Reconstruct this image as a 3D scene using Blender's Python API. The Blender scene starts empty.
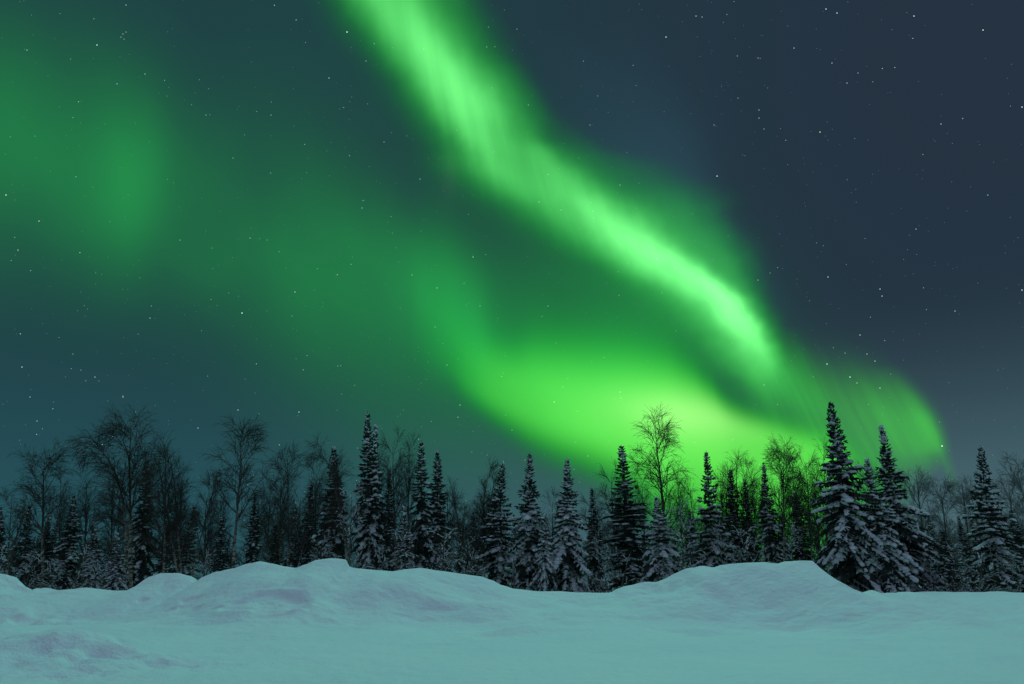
import bpy, math, random
import numpy as np
from mathutils import Vector

scene = bpy.context.scene
COL = scene.collection
R = math.radians

# ------------------------------------------------------------------ camera
FPX = 683.0                      # focal length in pixels of a 1024 px wide frame
HORIZON = 592.0
PITCH = math.atan((HORIZON - 342.0) / FPX)
EYE = 1.5
cam_d = bpy.data.cameras.new('camera')
cam = bpy.data.objects.new('camera', cam_d)
COL.objects.link(cam)
cam_d.sensor_width = 36.0
cam_d.lens = 36.0 * FPX / 1024.0
cam_d.clip_start = 0.1
cam_d.clip_end = 60000.0
cam.location = (0, 0, EYE)
cam.rotation_euler = (R(90) + PITCH, 0, 0)
scene.camera = cam

scene.view_settings.view_transform = 'Standard'
scene.view_settings.look = 'None'
scene.view_settings.gamma = 1.0
scene.view_settings.exposure = 0.0
scene.view_settings.use_curve_mapping = False
scene.render.engine = 'CYCLES'
scene.cycles.use_denoising = True
scene.cycles.denoiser = 'OPENIMAGEDENOISE'
scene.cycles.denoising_prefilter = 'ACCURATE'
scene.cycles.max_bounces = 5
scene.cycles.diffuse_bounces = 4

SP, CP = math.sin(PITCH), math.cos(PITCH)


def azel(px, py):
    """Direction of a point of the sky as azimuth and elevation, in degrees."""
    a, b = (px - 512.0) / FPX, (342.0 - py) / FPX
    y, z = CP - b * SP, SP + b * CP
    return math.degrees(math.atan2(a, y)), math.degrees(math.atan2(z, math.hypot(a, y)))


def at(px, py, Y):
    """The point seen at (px, py) that stands Y metres ahead."""
    a, b = (px - 512.0) / FPX, (342.0 - py) / FPX
    y, z = CP - b * SP, SP + b * CP
    return Vector((a * Y / y, Y, EYE + z * Y / y))


# ------------------------------------------------------------------ night sky
world = bpy.data.worlds.new('World')
scene.world = world
world.use_nodes = True
NT = world.node_tree
NT.nodes.clear()


class V:
    """A scalar socket with arithmetic."""
    def __init__(s, sock): s.s = sock
    def __add__(a, b): return M('ADD', a, b)
    def __radd__(a, b): return M('ADD', b, a)
    def __sub__(a, b): return M('SUBTRACT', a, b)
    def __rsub__(a, b): return M('SUBTRACT', b, a)
    def __mul__(a, b): return M('MULTIPLY', a, b)
    def __rmul__(a, b): return M('MULTIPLY', b, a)
    def __truediv__(a, b): return M('DIVIDE', a, b)


def M(op, a, b=None, c=None, clamp=False):
    n = NT.nodes.new('ShaderNodeMath')
    n.operation = op
    n.use_clamp = clamp
    for i, x in enumerate((a, b, c)):
        if x is None:
            continue
        if isinstance(x, V):
            NT.links.new(x.s, n.inputs[i])
        else:
            n.inputs[i].default_value = float(x)
    return V(n.outputs[0])


def smooth(x, lo, hi, a=0.0, b=1.0):
    n = NT.nodes.new('ShaderNodeMapRange')
    n.interpolation_type = 'SMOOTHSTEP'
    NT.links.new(x.s, n.inputs['Value'])
    n.inputs['From Min'].default_value = lo
    n.inputs['From Max'].default_value = hi
    n.inputs['To Min'].default_value = a
    n.inputs['To Max'].default_value = b
    return V(n.outputs['Result'])


def curve(x, pts):
    """A smooth curve through pts, constant beyond its ends."""
    pts = sorted(pts)
    x0, x1 = pts[0][0], pts[-1][0]
    ys = [p[1] for p in pts]
    y0, y1 = min(ys), max(ys)
    if y1 - y0 < 1e-9:
        y1 = y0 + 1e-3
    n = NT.nodes.new('ShaderNodeFloatCurve')
    t = M('MULTIPLY_ADD', x, 1.0 / (x1 - x0), -x0 / (x1 - x0), clamp=True)
    NT.links.new(t.s, n.inputs['Value'])
    c = n.mapping.curves[0]
    q = [((p[0] - x0) / (x1 - x0), (p[1] - y0) / (y1 - y0)) for p in pts]
    while len(c.points) < len(q):
        c.points.new(0.5, 0.5)
    for p, (u, v) in zip(c.points, q):
        p.location = (u, v)
        p.handle_type = 'AUTO_CLAMPED'
    n.mapping.update()
    return M('MULTIPLY_ADD', V(n.outputs[0]), y1 - y0, y0)


def vec(x, y, z):
    n = NT.nodes.new('ShaderNodeCombineXYZ')
    for i, k in enumerate((x, y, z)):
        if isinstance(k, V):
            NT.links.new(k.s, n.inputs[i])
        else:
            n.inputs[i].default_value = k
    return n.outputs[0]


def vadd(a, b):
    n = NT.nodes.new('ShaderNodeVectorMath')
    n.operation = 'ADD'
    NT.links.new(a, n.inputs[0])
    NT.links.new(b, n.inputs[1])
    return n.outputs[0]


def tint(i, col):
    n = NT.nodes.new('ShaderNodeVectorMath')
    n.operation = 'SCALE'
    n.inputs[0].default_value = col
    NT.links.new(i.s, n.inputs['Scale'])
    return n.outputs[0]


def noise(v, scale, detail=2.0, rough=0.5):
    n = NT.nodes.new('ShaderNodeTexNoise')
    NT.links.new(v, n.inputs['Vector'])
    n.inputs['Scale'].default_value = scale
    n.inputs['Detail'].default_value = detail
    n.inputs['Roughness'].default_value = rough
    return V(n.outputs[0])


tc = NT.nodes.new('ShaderNodeTexCoord')
sep = NT.nodes.new('ShaderNodeSeparateXYZ')
NT.links.new(tc.outputs['Generated'], sep.inputs[0])
dx, dy, dz = (V(sep.outputs[i]) for i in range(3))
DEG = 180.0 / math.pi
AZ = M('ARCTAN2', dx, dy) * DEG
EL = M('ARCSINE', dz) * DEG


def side(d, wl, wr, p):
    """exp(-(|d|/w)^p) with one width on each side of the ridge."""
    w = M('MULTIPLY_ADD', M('GREATER_THAN', d, 0.0), wr - wl, wl)
    q = M('POWER', M('ABSOLUTE', d / w), p)
    return M('EXPONENT', q * -1.0)


def ribbon_up(rows, p=2.0):
    """Ribbon that runs across elevations. rows: (py, left edge px, ridge px, right edge px, strength)."""
    A = [(azel(x, y), azel(l, y)[0], azel(r, y)[0], s) for y, l, x, r, s in rows]
    c = curve(EL, [(e[1], e[0]) for e, l, r, s in A])
    wl = curve(EL, [(e[1], e[0] - l) for e, l, r, s in A])
    wr = curve(EL, [(e[1], r - e[0]) for e, l, r, s in A])
    amp = curve(EL, [(e[1], s) for e, l, r, s in A])
    d = AZ - c
    return side(d, wl, wr, p) * amp


def ribbon_across(cols, p=2.0):
    """Ribbon that runs across azimuths. cols: (px, upper edge py, ridge py, lower edge py, strength)."""
    A = [(azel(x, y), azel(x, u)[1], azel(x, l)[1], s) for x, u, y, l, s in cols]
    c = curve(AZ, [(e[0], e[1]) for e, u, l, s in A])
    wu = curve(AZ, [(e[0], u - e[1]) for e, u, l, s in A])
    wl = curve(AZ, [(e[0], e[1] - l) for e, u, l, s in A])
    amp = curve(AZ, [(e[0], s) for e, u, l, s in A])
    d = EL - c
    return side(d, wl, wu, p) * amp


def blob(px, py, rx, ry, s, rot=0.0):
    a, e = azel(px, py)
    da, de = AZ - a, EL - e
    k = FPX / DEG
    c_, s_ = math.cos(R(rot)), math.sin(R(rot))
    u = da * (c_ * k / rx) + de * (s_ * k / rx)
    v = de * (c_ * k / ry) - da * (s_ * k / ry)
    return M('EXPONENT', (u * u + v * v) * -1.0) * s


# slow streaks that follow the rays of the curtains
SL = AZ + EL * 0.32
streak = noise(vec(SL * 0.16, EL * 0.012, 0.0), 3.0, 3.0, 0.55)
wide = noise(vec(SL * 0.05, EL * 0.03, 7.0), 2.0, 2.0, 0.5)
st = (streak - 0.5) * 2.0
wd = (wide - 0.5) * 2.0

# clear night air: teal low in the west, slate and violet towards the east
leftness = smooth(AZ, -30.0, 34.0, 1.0, 0.0)
low = smooth(EL, 2.0, 24.0, 1.0, 0.0)
lowc = M('POWER', low, 1.5)
sky = vadd(tint(leftness, (0.0140, 0.0500, 0.0600)), tint(1.0 - leftness, (0.0175, 0.0350, 0.0540)))
sky = vadd(sky, tint(lowc * leftness, (0.006, 0.034, 0.045)))
sky = vadd(sky, tint(lowc * (1.0 - leftness), (0.050, 0.105, 0.110)))

# bright core of the main curtain
warp = (noise(vec(AZ * 0.05, EL * 0.05, 3.0), 3.2, 3.0, 0.55) - 0.5) * 3.0
AZ0 = AZ
AZ = AZ + warp
core = ribbon_up([
    (-60, 262, 332, 405, 0.56), (0, 336, 384, 438, 0.62), (44, 369, 418, 466, 0.64), (88, 410, 454, 498, 0.64), (132, 438, 480, 524, 0.56),
    (162, 450, 505, 566, 0.48), (184, 476, 540, 596, 0.47), (210, 522, 584, 634, 0.48), (237, 568, 626, 666, 0.52),
    (265, 626, 670, 695, 0.54), (290, 675, 709, 728, 0.60), (315, 709, 736, 753, 0.60), (340, 729, 754, 768, 0.50),
    (362, 738, 766, 780, 0.36), (385, 750, 776, 794, 0.18), (405, 764, 790, 812, 0.08), (430, 785, 812, 835, 0.0)], 2.3)
core = core * 0.92 * M('MULTIPLY_ADD', st * smooth(EL, 33.0, 47.0, 1.0, 0.5) * smooth(EL, 20.0, 32.0, 0.45, 1.0), 0.30, 1.0)
# dimmer veil on its right flank, cut off sharply
veil = ribbon_up([
    (-60, 330, 380, 450, 0.10), (0, 400, 436, 478, 0.15), (60, 430, 470, 510, 0.15), (110, 470, 510, 548, 0.11), (150, 500, 556, 600, 0.07),
    (175, 530, 600, 660, 0.09), (200, 560, 640, 702, 0.17), (225, 590, 672, 722, 0.25), (255, 620, 698, 743, 0.31),
    (290, 655, 722, 758, 0.32), (320, 685, 742, 770, 0.26), (350, 712, 758, 784, 0.19),
    (380, 732, 778, 806, 0.13), (420, 760, 806, 830, 0.03), (440, 760, 806, 830, 0.0)], 3.6)
# two brighter folds inside the curtain
folds = ribbon_up([(-60, 350, 370, 395, 0.02), (20, 380, 408, 438, 0.08), (60, 408, 434, 460, 0.12), (100, 440, 460, 482, 0.14), (135, 458, 475, 494, 0.15),
                   (162, 472, 489, 508, 0.14), (185, 490, 510, 530, 0.06), (205, 515, 535, 550, 0.0)], 2.0)
folds = folds + ribbon_up([(110, 505, 515, 530, 0.0), (140, 520, 535, 552, 0.08), (165, 536, 552, 570, 0.16), (190, 552, 572, 596, 0.13), (205, 570, 592, 618, 0.16), (237, 612, 634, 656, 0.17),
                           (270, 668, 686, 702, 0.17), (305, 712, 728, 740, 0.21), (335, 738, 750, 760, 0.18), (360, 752, 762, 772, 0.08), (385, 764, 772, 782, 0.0)], 2.0)
# a broad lone ray just beyond its tip
folds = folds + ribbon_up([(325, 768, 782, 792, 0.0), (345, 776, 792, 804, 0.06), (370, 786, 804, 820, 0.09), (395, 798, 818, 836, 0.07), (425, 808, 828, 846, 0.0)], 2.0)
AZ = AZ0
# soft skirt under the left edge
skirt = ribbon_up([
    (-60, 270, 330, 380, 0.02), (60, 362, 405, 460, 0.04), (130, 405, 445, 490, 0.06), (185, 440, 500, 540, 0.05),
    (240, 520, 600, 640, 0.06), (290, 610, 670, 700, 0.10), (330, 655, 705, 735, 0.11),
    (370, 690, 735, 770, 0.06), (410, 710, 760, 800, 0.02), (450, 730, 780, 810, 0.0)], 2.0)
# faint blue grey veil far right of the curtain
pale = ribbon_up([
    (20, 520, 590, 640, 0.0), (110, 560, 640, 690, 0.10), (170, 600, 672, 712, 0.16), (210, 640, 700, 728, 0.14),
    (300, 700, 760, 790, 0.06), (340, 740, 790, 820, 0.0)], 2.5)

# low arc on the horizon
arc = ribbon_across([
    (410, 270, 325, 360, 0.00), (440, 300, 345, 374, 0.06), (470, 332, 376, 402, 0.24), (500, 346, 392, 422, 0.42),
    (540, 346, 406, 446, 0.54), (580, 350, 416, 462, 0.66), (620, 354, 422, 480, 0.74), (650, 358, 424, 505, 0.78),
    (690, 370, 424, 525, 0.80), (715, 388, 428, 535, 0.78), (740, 408, 438, 545, 0.72), (790, 424, 453, 550, 0.70),
    (830, 434, 466, 550, 0.58), (865, 446, 480, 540, 0.22), (895, 456, 484, 515, 0.06), (915, 462, 486, 510, 0.0)], 2.7)
upper = ribbon_across([
    (405, 220, 300, 350, 0.0), (450, 240, 340, 392, 0.08), (500, 272, 366, 410, 0.09), (570, 276, 370, 440, 0.14),
    (640, 285, 372, 440, 0.13), (690, 310, 386, 440, 0.08), (740, 340, 404, 440, 0.04), (790, 350, 424, 450, 0.0)], 2.0)

# curtain of rays at the right end
rays = ribbon_across([
    (740, 330, 380, 420, 0.0), (775, 330, 380, 430, 0.10), (800, 356, 400, 450, 0.14), (840, 368, 414, 470, 0.17),
    (880, 380, 426, 482, 0.21), (905, 390, 428, 470, 0.18), (922, 402, 432, 464, 0.14), (936, 414, 440, 462, 0.08),
    (946, 426, 458, 490, 0.05), (956, 440, 460, 480, 0.0)], 2.4)
fine = (noise(vec(SL * 0.16, EL * 0.010, 5.0), 6.5, 2.0, 0.5) - 0.5) * 2.0
rays = rays * M('MULTIPLY_ADD', st + fine, 0.5, 1.0)
edge = ribbon_up([(365, 868, 884, 898, 0.0), (385, 884, 901, 913, 0.06), (405, 900, 917, 928, 0.13), (425, 910, 929, 939, 0.18), (442, 914, 936, 944, 0.17),
                  (456, 912, 937, 945, 0.08), (475, 905, 934, 944, 0.0)], 2.0)

# diffuse band across the left of the sky
band = ribbon_across([
    (-40, 10, 140, 262, 0.125), (60, 45, 165, 272, 0.135), (120, 75, 185, 285, 0.145), (180, 110, 205, 300, 0.110),
    (240, 130, 230, 320, 0.110), (310, 165, 258, 345, 0.130), (380, 200, 275, 360, 0.140), (430, 232, 292, 366, 0.17),
    (465, 255, 314, 372, 0.15), (500, 270, 335, 385, 0.06), (560, 280, 350, 390, 0.0)], 2.0)
band = band * M('MULTIPLY_ADD', wd, 0.6, 1.0) + blob(122, 178, 27, 46, 0.050, 15) + blob(140, 215, 24, 55, 0.028) + blob(60, 120, 110, 70, 0.02) - blob(205, 218, 48, 32, 0.022)
inner = blob(330, 120, 150, 110, 0.012) + blob(470, 430, 120, 60, 0.045) + blob(575, 305, 150, 95, 0.055, -25) + blob(380, 345, 110, 75, 0.05) + blob(640, 330, 90, 60, 0.04)

I = core + veil + skirt + upper + folds
J = arc * M('MULTIPLY_ADD', wd, 0.12, 1.0)
K = rays + edge
glow = blob(690, 414, 75, 24, 0.55, -8) * J * J
L = band + inner
# where the aurora is bright the dark air in front of it no longer shows
G = I + J + K + L
veiled = M('EXPONENT', G * -5.0)
fade = NT.nodes.new('ShaderNodeVectorMath')
fade.operation = 'SCALE'
NT.links.new(sky, fade.inputs[0])
NT.links.new(veiled.s, fade.inputs['Scale'])
col = fade.outputs[0]
I2 = I * I
J2 = J * J
col = vadd(col, tint(I, (0.012, 0.80, 0.105)))
col = vadd(col, tint(I2, (0.230, 0.42, 0.205)))
col = vadd(col, tint(J, (0.012, 0.82, 0.045)))
col = vadd(col, tint(J2, (0.215, 0.36, 0.100)))
col = vadd(col, tint(K, (0.17, 1.45, 0.20)))
col = vadd(col, tint(L, (0.060, 1.10, 0.23)))
col = vadd(col, tint(glow, (0.55, 0.20, 0.30)))
col = vadd(col, tint(blob(450, 176, 10, 22, 1.0), (0.007, 0.008, 0.009)))
col = vadd(col, tint(pale, (0.03, 0.11, 0.16)))

# unseen vault: blue glow above the frame, grey violet behind, added as fill light
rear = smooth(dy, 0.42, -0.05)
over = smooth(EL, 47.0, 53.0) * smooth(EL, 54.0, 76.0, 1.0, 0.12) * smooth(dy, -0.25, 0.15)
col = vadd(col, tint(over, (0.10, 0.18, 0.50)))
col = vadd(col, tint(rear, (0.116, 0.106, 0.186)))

col = vadd(col, tint(blob(1010, 40, 190, 150, 1.0), (0.002, -0.002, 0.000)))
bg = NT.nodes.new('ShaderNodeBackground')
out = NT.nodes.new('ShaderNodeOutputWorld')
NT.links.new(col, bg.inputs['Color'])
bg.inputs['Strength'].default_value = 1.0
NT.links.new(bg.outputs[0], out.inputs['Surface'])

# the broad light of the aurora curtains that climb on above the frame, ahead and to the right
sun_d = bpy.data.lights.new('aurora_light', 'SUN')
sun_d.energy = 0.93
sun_d.angle = R(44)
sun_d.color = (0.24, 1.0, 0.70)
sun = bpy.data.objects.new('aurora_light', sun_d)
COL.objects.link(sun)
sun.rotation_euler = (R(-40), 0, R(-14))

# ------------------------------------------------------------------ materials
def material(name, build):
    m = bpy.data.materials.new(name)
    m.use_nodes = True
    nt = m.node_tree
    p = nt.nodes['Principled BSDF']
    build(nt, p)
    return m


def noise_node(nt, scale, detail=4.0, vec_scale=None, coord='Object'):
    t = nt.nodes.new('ShaderNodeTexCoord')
    n = nt.nodes.new('ShaderNodeTexNoise')
    n.inputs['Scale'].default_value = scale
    n.inputs['Detail'].default_value = detail
    if vec_scale:
        mp = nt.nodes.new('ShaderNodeMapping')
        mp.inputs['Scale'].default_value = vec_scale
        nt.links.new(t.outputs[coord], mp.inputs[0])
        nt.links.new(mp.outputs[0], n.inputs['Vector'])
    else:
        nt.links.new(t.outputs[coord], n.inputs['Vector'])
    return n


def ramp(nt, fac, stops):
    r = nt.nodes.new('ShaderNodeValToRGB')
    e = r.color_ramp.elements
    while len(e) < len(stops):
        e.new(0.5)
    for k, (pos, c) in zip(e, stops):
        k.position = pos
        k.color = (*c, 1)
    nt.links.new(fac, r.inputs[0])
    return r.outputs[0]


def snow_ground_mat(nt, p):
    n = noise_node(nt, 0.7, 3.0)
    nt.links.new(ramp(nt, n.outputs[0], [(0.3, (0.84, 0.86, 0.88)), (0.7, (0.89, 0.89, 0.89))]), p.inputs['Base Color'])
    p.inputs['Roughness'].default_value = 0.65
    p.inputs['Specular IOR Level'].default_value = 0.25
    a = noise_node(nt, 6.0, 5.0)
    b = noise_node(nt, 38.0, 3.0)
    m = nt.nodes.new('ShaderNodeMath'); m.operation = 'MULTIPLY_ADD'
    nt.links.new(b.outputs[0], m.inputs[0]); m.inputs[1].default_value = 0.28
    nt.links.new(a.outputs[0], m.inputs[2])
    bp = nt.nodes.new('ShaderNodeBump')
    bp.inputs['Strength'].default_value = 0.8
    bp.inputs['Distance'].default_value = 0.06
    nt.links.new(m.outputs[0], bp.inputs['Height'])
    nt.links.new(bp.outputs[0], p.inputs['Normal'])


def plain(c, rough=0.8, var=0.35, scale=3.0):
    def f(nt, p):
        n = noise_node(nt, scale, 3.0)
        lo = tuple(k * (1 - var) for k in c); hi = tuple(min(1, k * (1 + var)) for k in c)
        nt.links.new(ramp(nt, n.outputs[0], [(0.35, lo), (0.65, hi)]), p.inputs['Base Color'])
        p.inputs['Roughness'].default_value = rough
        p.inputs['Specular IOR Level'].default_value = 0.2
    return f


def birch_bark(nt, p):
    n = noise_node(nt, 5.0, 4.0, (1, 1, 2.6))
    pale_bark = ramp(nt, n.outputs[0], [(0.44, (0.035, 0.028, 0.024)), (0.52, (0.30, 0.25, 0.20)), (0.75, (0.55, 0.47, 0.38))])
    t = nt.nodes.new('ShaderNodeTexCoord')                 # the white bark ends where the thin dark upper stem begins
    sp = nt.nodes.new('ShaderNodeSeparateXYZ')
    nt.links.new(t.outputs['Object'], sp.inputs[0])
    mr = nt.nodes.new('ShaderNodeMapRange')
    nt.links.new(sp.outputs[2], mr.inputs['Value'])
    mr.inputs['From Min'].default_value = 3.0
    mr.inputs['From Max'].default_value = 5.6
    mx = nt.nodes.new('ShaderNodeMix')
    mx.data_type = 'RGBA'
    nt.links.new(mr.outputs['Result'], mx.inputs[0])
    nt.links.new(pale_bark, mx.inputs[6])
    mx.inputs[7].default_value = (0.055, 0.043, 0.037, 1)
    nt.links.new(mx.outputs[2], p.inputs['Base Color'])
    p.inputs['Roughness'].default_value = 0.8


MAT = {
    'ground': material('field_snow', snow_ground_mat),
    'snow': material('branch_snow', plain((0.58, 0.59, 0.60), 0.7, 0.20, 1.2)),
    'needle': material('spruce_needles', plain((0.042, 0.052, 0.042), 0.75, 0.45, 1.3)),
    'bark': material('spruce_bark', plain((0.07, 0.055, 0.045), 0.9, 0.4, 9.0)),
    'birch': material('birch_bark', birch_bark),
    'frost': material('frosted_twigs', plain((0.15, 0.145, 0.14), 0.85, 0.4, 1.0)),
    'twig': material('birch_twigs', plain((0.050, 0.038, 0.032), 0.85, 0.4, 1.0)),
}


# ------------------------------------------------------------------ mesh helpers
class MB:
    def __init__(s):
        s.v, s.q, s.t, s.n = [], [], [], 0

    def add(s, v, quads=None, tris=None):
        v = np.asarray(v, float).reshape(-1, 3)
        if quads is not None and len(quads):
            s.q.append(np.asarray(quads, np.int64).reshape(-1, 4) + s.n)
        if tris is not None and len(tris):
            s.t.append(np.asarray(tris, np.int64).reshape(-1, 3) + s.n)
        s.v.append(v)
        s.n += len(v)

    def mesh(s, name, mat, smooth_shade=True):
        v = np.concatenate(s.v) if s.v else np.zeros((0, 3))
        q = np.concatenate(s.q) if s.q else np.zeros((0, 4), np.int64)
        t = np.concatenate(s.t) if s.t else np.zeros((0, 3), np.int64)
        me = bpy.data.meshes.new(name)
        me.vertices.add(len(v))
        me.vertices.foreach_set('co', v.astype(np.float32).ravel())
        loops = np.concatenate([q.ravel(), t.ravel()])
        tot = np.concatenate([np.full(len(q), 4), np.full(len(t), 3)])
        start = np.concatenate([[0], np.cumsum(tot)[:-1]]) if len(tot) else np.zeros(0)
        me.loops.add(len(loops))
        me.loops.foreach_set('vertex_index', loops.astype(np.int32))
        me.polygons.add(len(tot))
        me.polygons.foreach_set('loop_start', start.astype(np.int32))
        me.polygons.foreach_set('loop_total', tot.astype(np.int32))
        me.polygons.foreach_set('use_smooth', np.full(len(tot), smooth_shade))
        me.materials.append(mat)
        me.update(calc_edges=True)
        return me


def unit(a):
    return a / np.maximum(np.linalg.norm(a, axis=-1, keepdims=True), 1e-9)


def tubes(mb, P, rad, sides):
    """N tubes at once. P: (N, n, 3) centre lines, rad: (N, n)."""
    N, n, _ = P.shape
    T = np.empty_like(P)
    T[:, 1:-1] = P[:, 2:] - P[:, :-2]
    T[:, 0] = P[:, 1] - P[:, 0]
    T[:, -1] = P[:, -1] - P[:, -2]
    T = unit(T)
    ref = np.where(np.abs(T[:, :1, 2:3]) > 0.8, np.array([1.0, 0.13, 0.0]), np.array([0.0, 0.1, 1.0]))
    A = unit(np.cross(T, np.broadcast_to(ref, T.shape)))
    B = np.cross(T, A)
    ang = np.arange(sides) * 2 * math.pi / sides
    ring = (A[:, :, None] * np.cos(ang)[None, None, :, None] + B[:, :, None] * np.sin(ang)[None, None, :, None])
    v = P[:, :, None] + ring * rad[:, :, None, None]
    i = np.arange(n - 1)[:, None] * sides
    j = np.arange(sides)[None, :]
    k = (j + 1) % sides
    q = np.stack([i + j, i + k, i + sides + k, i + sides + j], -1).reshape(-1, 4)
    q = (np.arange(N) * n * sides)[:, None, None] + q[None]
    mb.add(v.reshape(-1, 3), q.reshape(-1, 4))


def capsules(mb, c, d, length, rad, flat, rng):
    """Lumps of snow lying along direction d, flattened below, each one knobbly in its own way."""
    N = len(c)
    if not N:
        return
    d = unit(d)
    up = np.array([0, 0, 1.0])
    s = unit(np.cross(d, np.broadcast_to(up, d.shape)) + 1e-6)
    u = np.cross(s, d)
    ts = np.array([-0.42, -0.1, 0.25, 0.46])
    rs = np.array([0.72, 1.0, 0.92, 0.55])
    sides = 5
    ang = np.arange(sides) * 2 * math.pi / sides + 0.3
    j = rng.uniform(0.7, 1.3, (N, 4, sides))
    x = ts[None, :, None] + rng.uniform(-0.05, 0.05, (N, 4, sides))
    y = rs[None, :, None] * np.cos(ang)[None, None] * j
    z = rs[None, :, None] * np.sin(ang)[None, None] * j
    z = np.where(z < 0, z * 0.45, z * flat)
    L, r = length[:, None, None, None], rad[:, None, None, None]
    body = c[:, None, None] + d[:, None, None] * x[..., None] * L + s[:, None, None] * y[..., None] * r + u[:, None, None] * z[..., None] * r
    tip0 = c - d * length[:, None] * 0.52
    tip1 = c + d * length[:, None] * 0.52
    v = np.concatenate([body.reshape(N, -1, 3), tip0[:, None], tip1[:, None]], 1)
    i = np.arange(3)[:, None] * sides
    a = np.arange(sides)[None]
    b = (a + 1) % sides
    q = np.stack([i + a, i + b, i + sides + b, i + sides + a], -1).reshape(-1, 4)
    a, b = a[0], b[0]
    t = np.concatenate([np.stack([b, a, np.full(sides, 20)], -1), np.stack([15 + a, 15 + b, np.full(sides, 21)], -1)])
    off = np.arange(N) * 22
    mb.add(v.reshape(-1, 3), (off[:, None, None] + q[None]).reshape(-1, 4), (off[:, None, None] + t[None]).reshape(-1, 3))


def sprays(mb, p, d, length, width, rng):
    """Needle covered twigs: two crossed slender blades per twig with a ragged outline."""
    N = len(p)
    d = unit(d)
    s = unit(np.cross(d, rng.normal(size=(N, 3))))
    for k in range(2):
        if k:
            s = np.cross(d, s)
        w = (width * rng.uniform(0.7, 1.3, N))[:, None]
        L = length[:, None]
        m1, m2 = rng.uniform(0.25, 0.45, (N, 1)), rng.uniform(0.5, 0.75, (N, 1))
        v = np.stack([p, p + d * L * m1 + s * w, p + d * L, p + d * L * m2 - s * w], 1)
        mb.add(v.reshape(-1, 3), np.arange(N * 4).reshape(-1, 4))


def frame_path(p0, dirs, step):
    """Integrate a path: p0 (N,3), dirs (N,n-1,3), step (N,)."""
    P = np.cumsum(dirs * step[:, None, None], 1) + p0[:, None]
    return np.concatenate([p0[:, None], P], 1)


def sample(P, idx, u):
    """Points and tangents at fraction u of the paths idx."""
    n = P.shape[1] - 1
    f = np.clip(u, 0, 0.999) * n
    k = f.astype(int)
    w = (f - k)[:, None]
    a, b = P[idx, k], P[idx, k + 1]
    return a * (1 - w) + b * w, unit(b - a)


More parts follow.
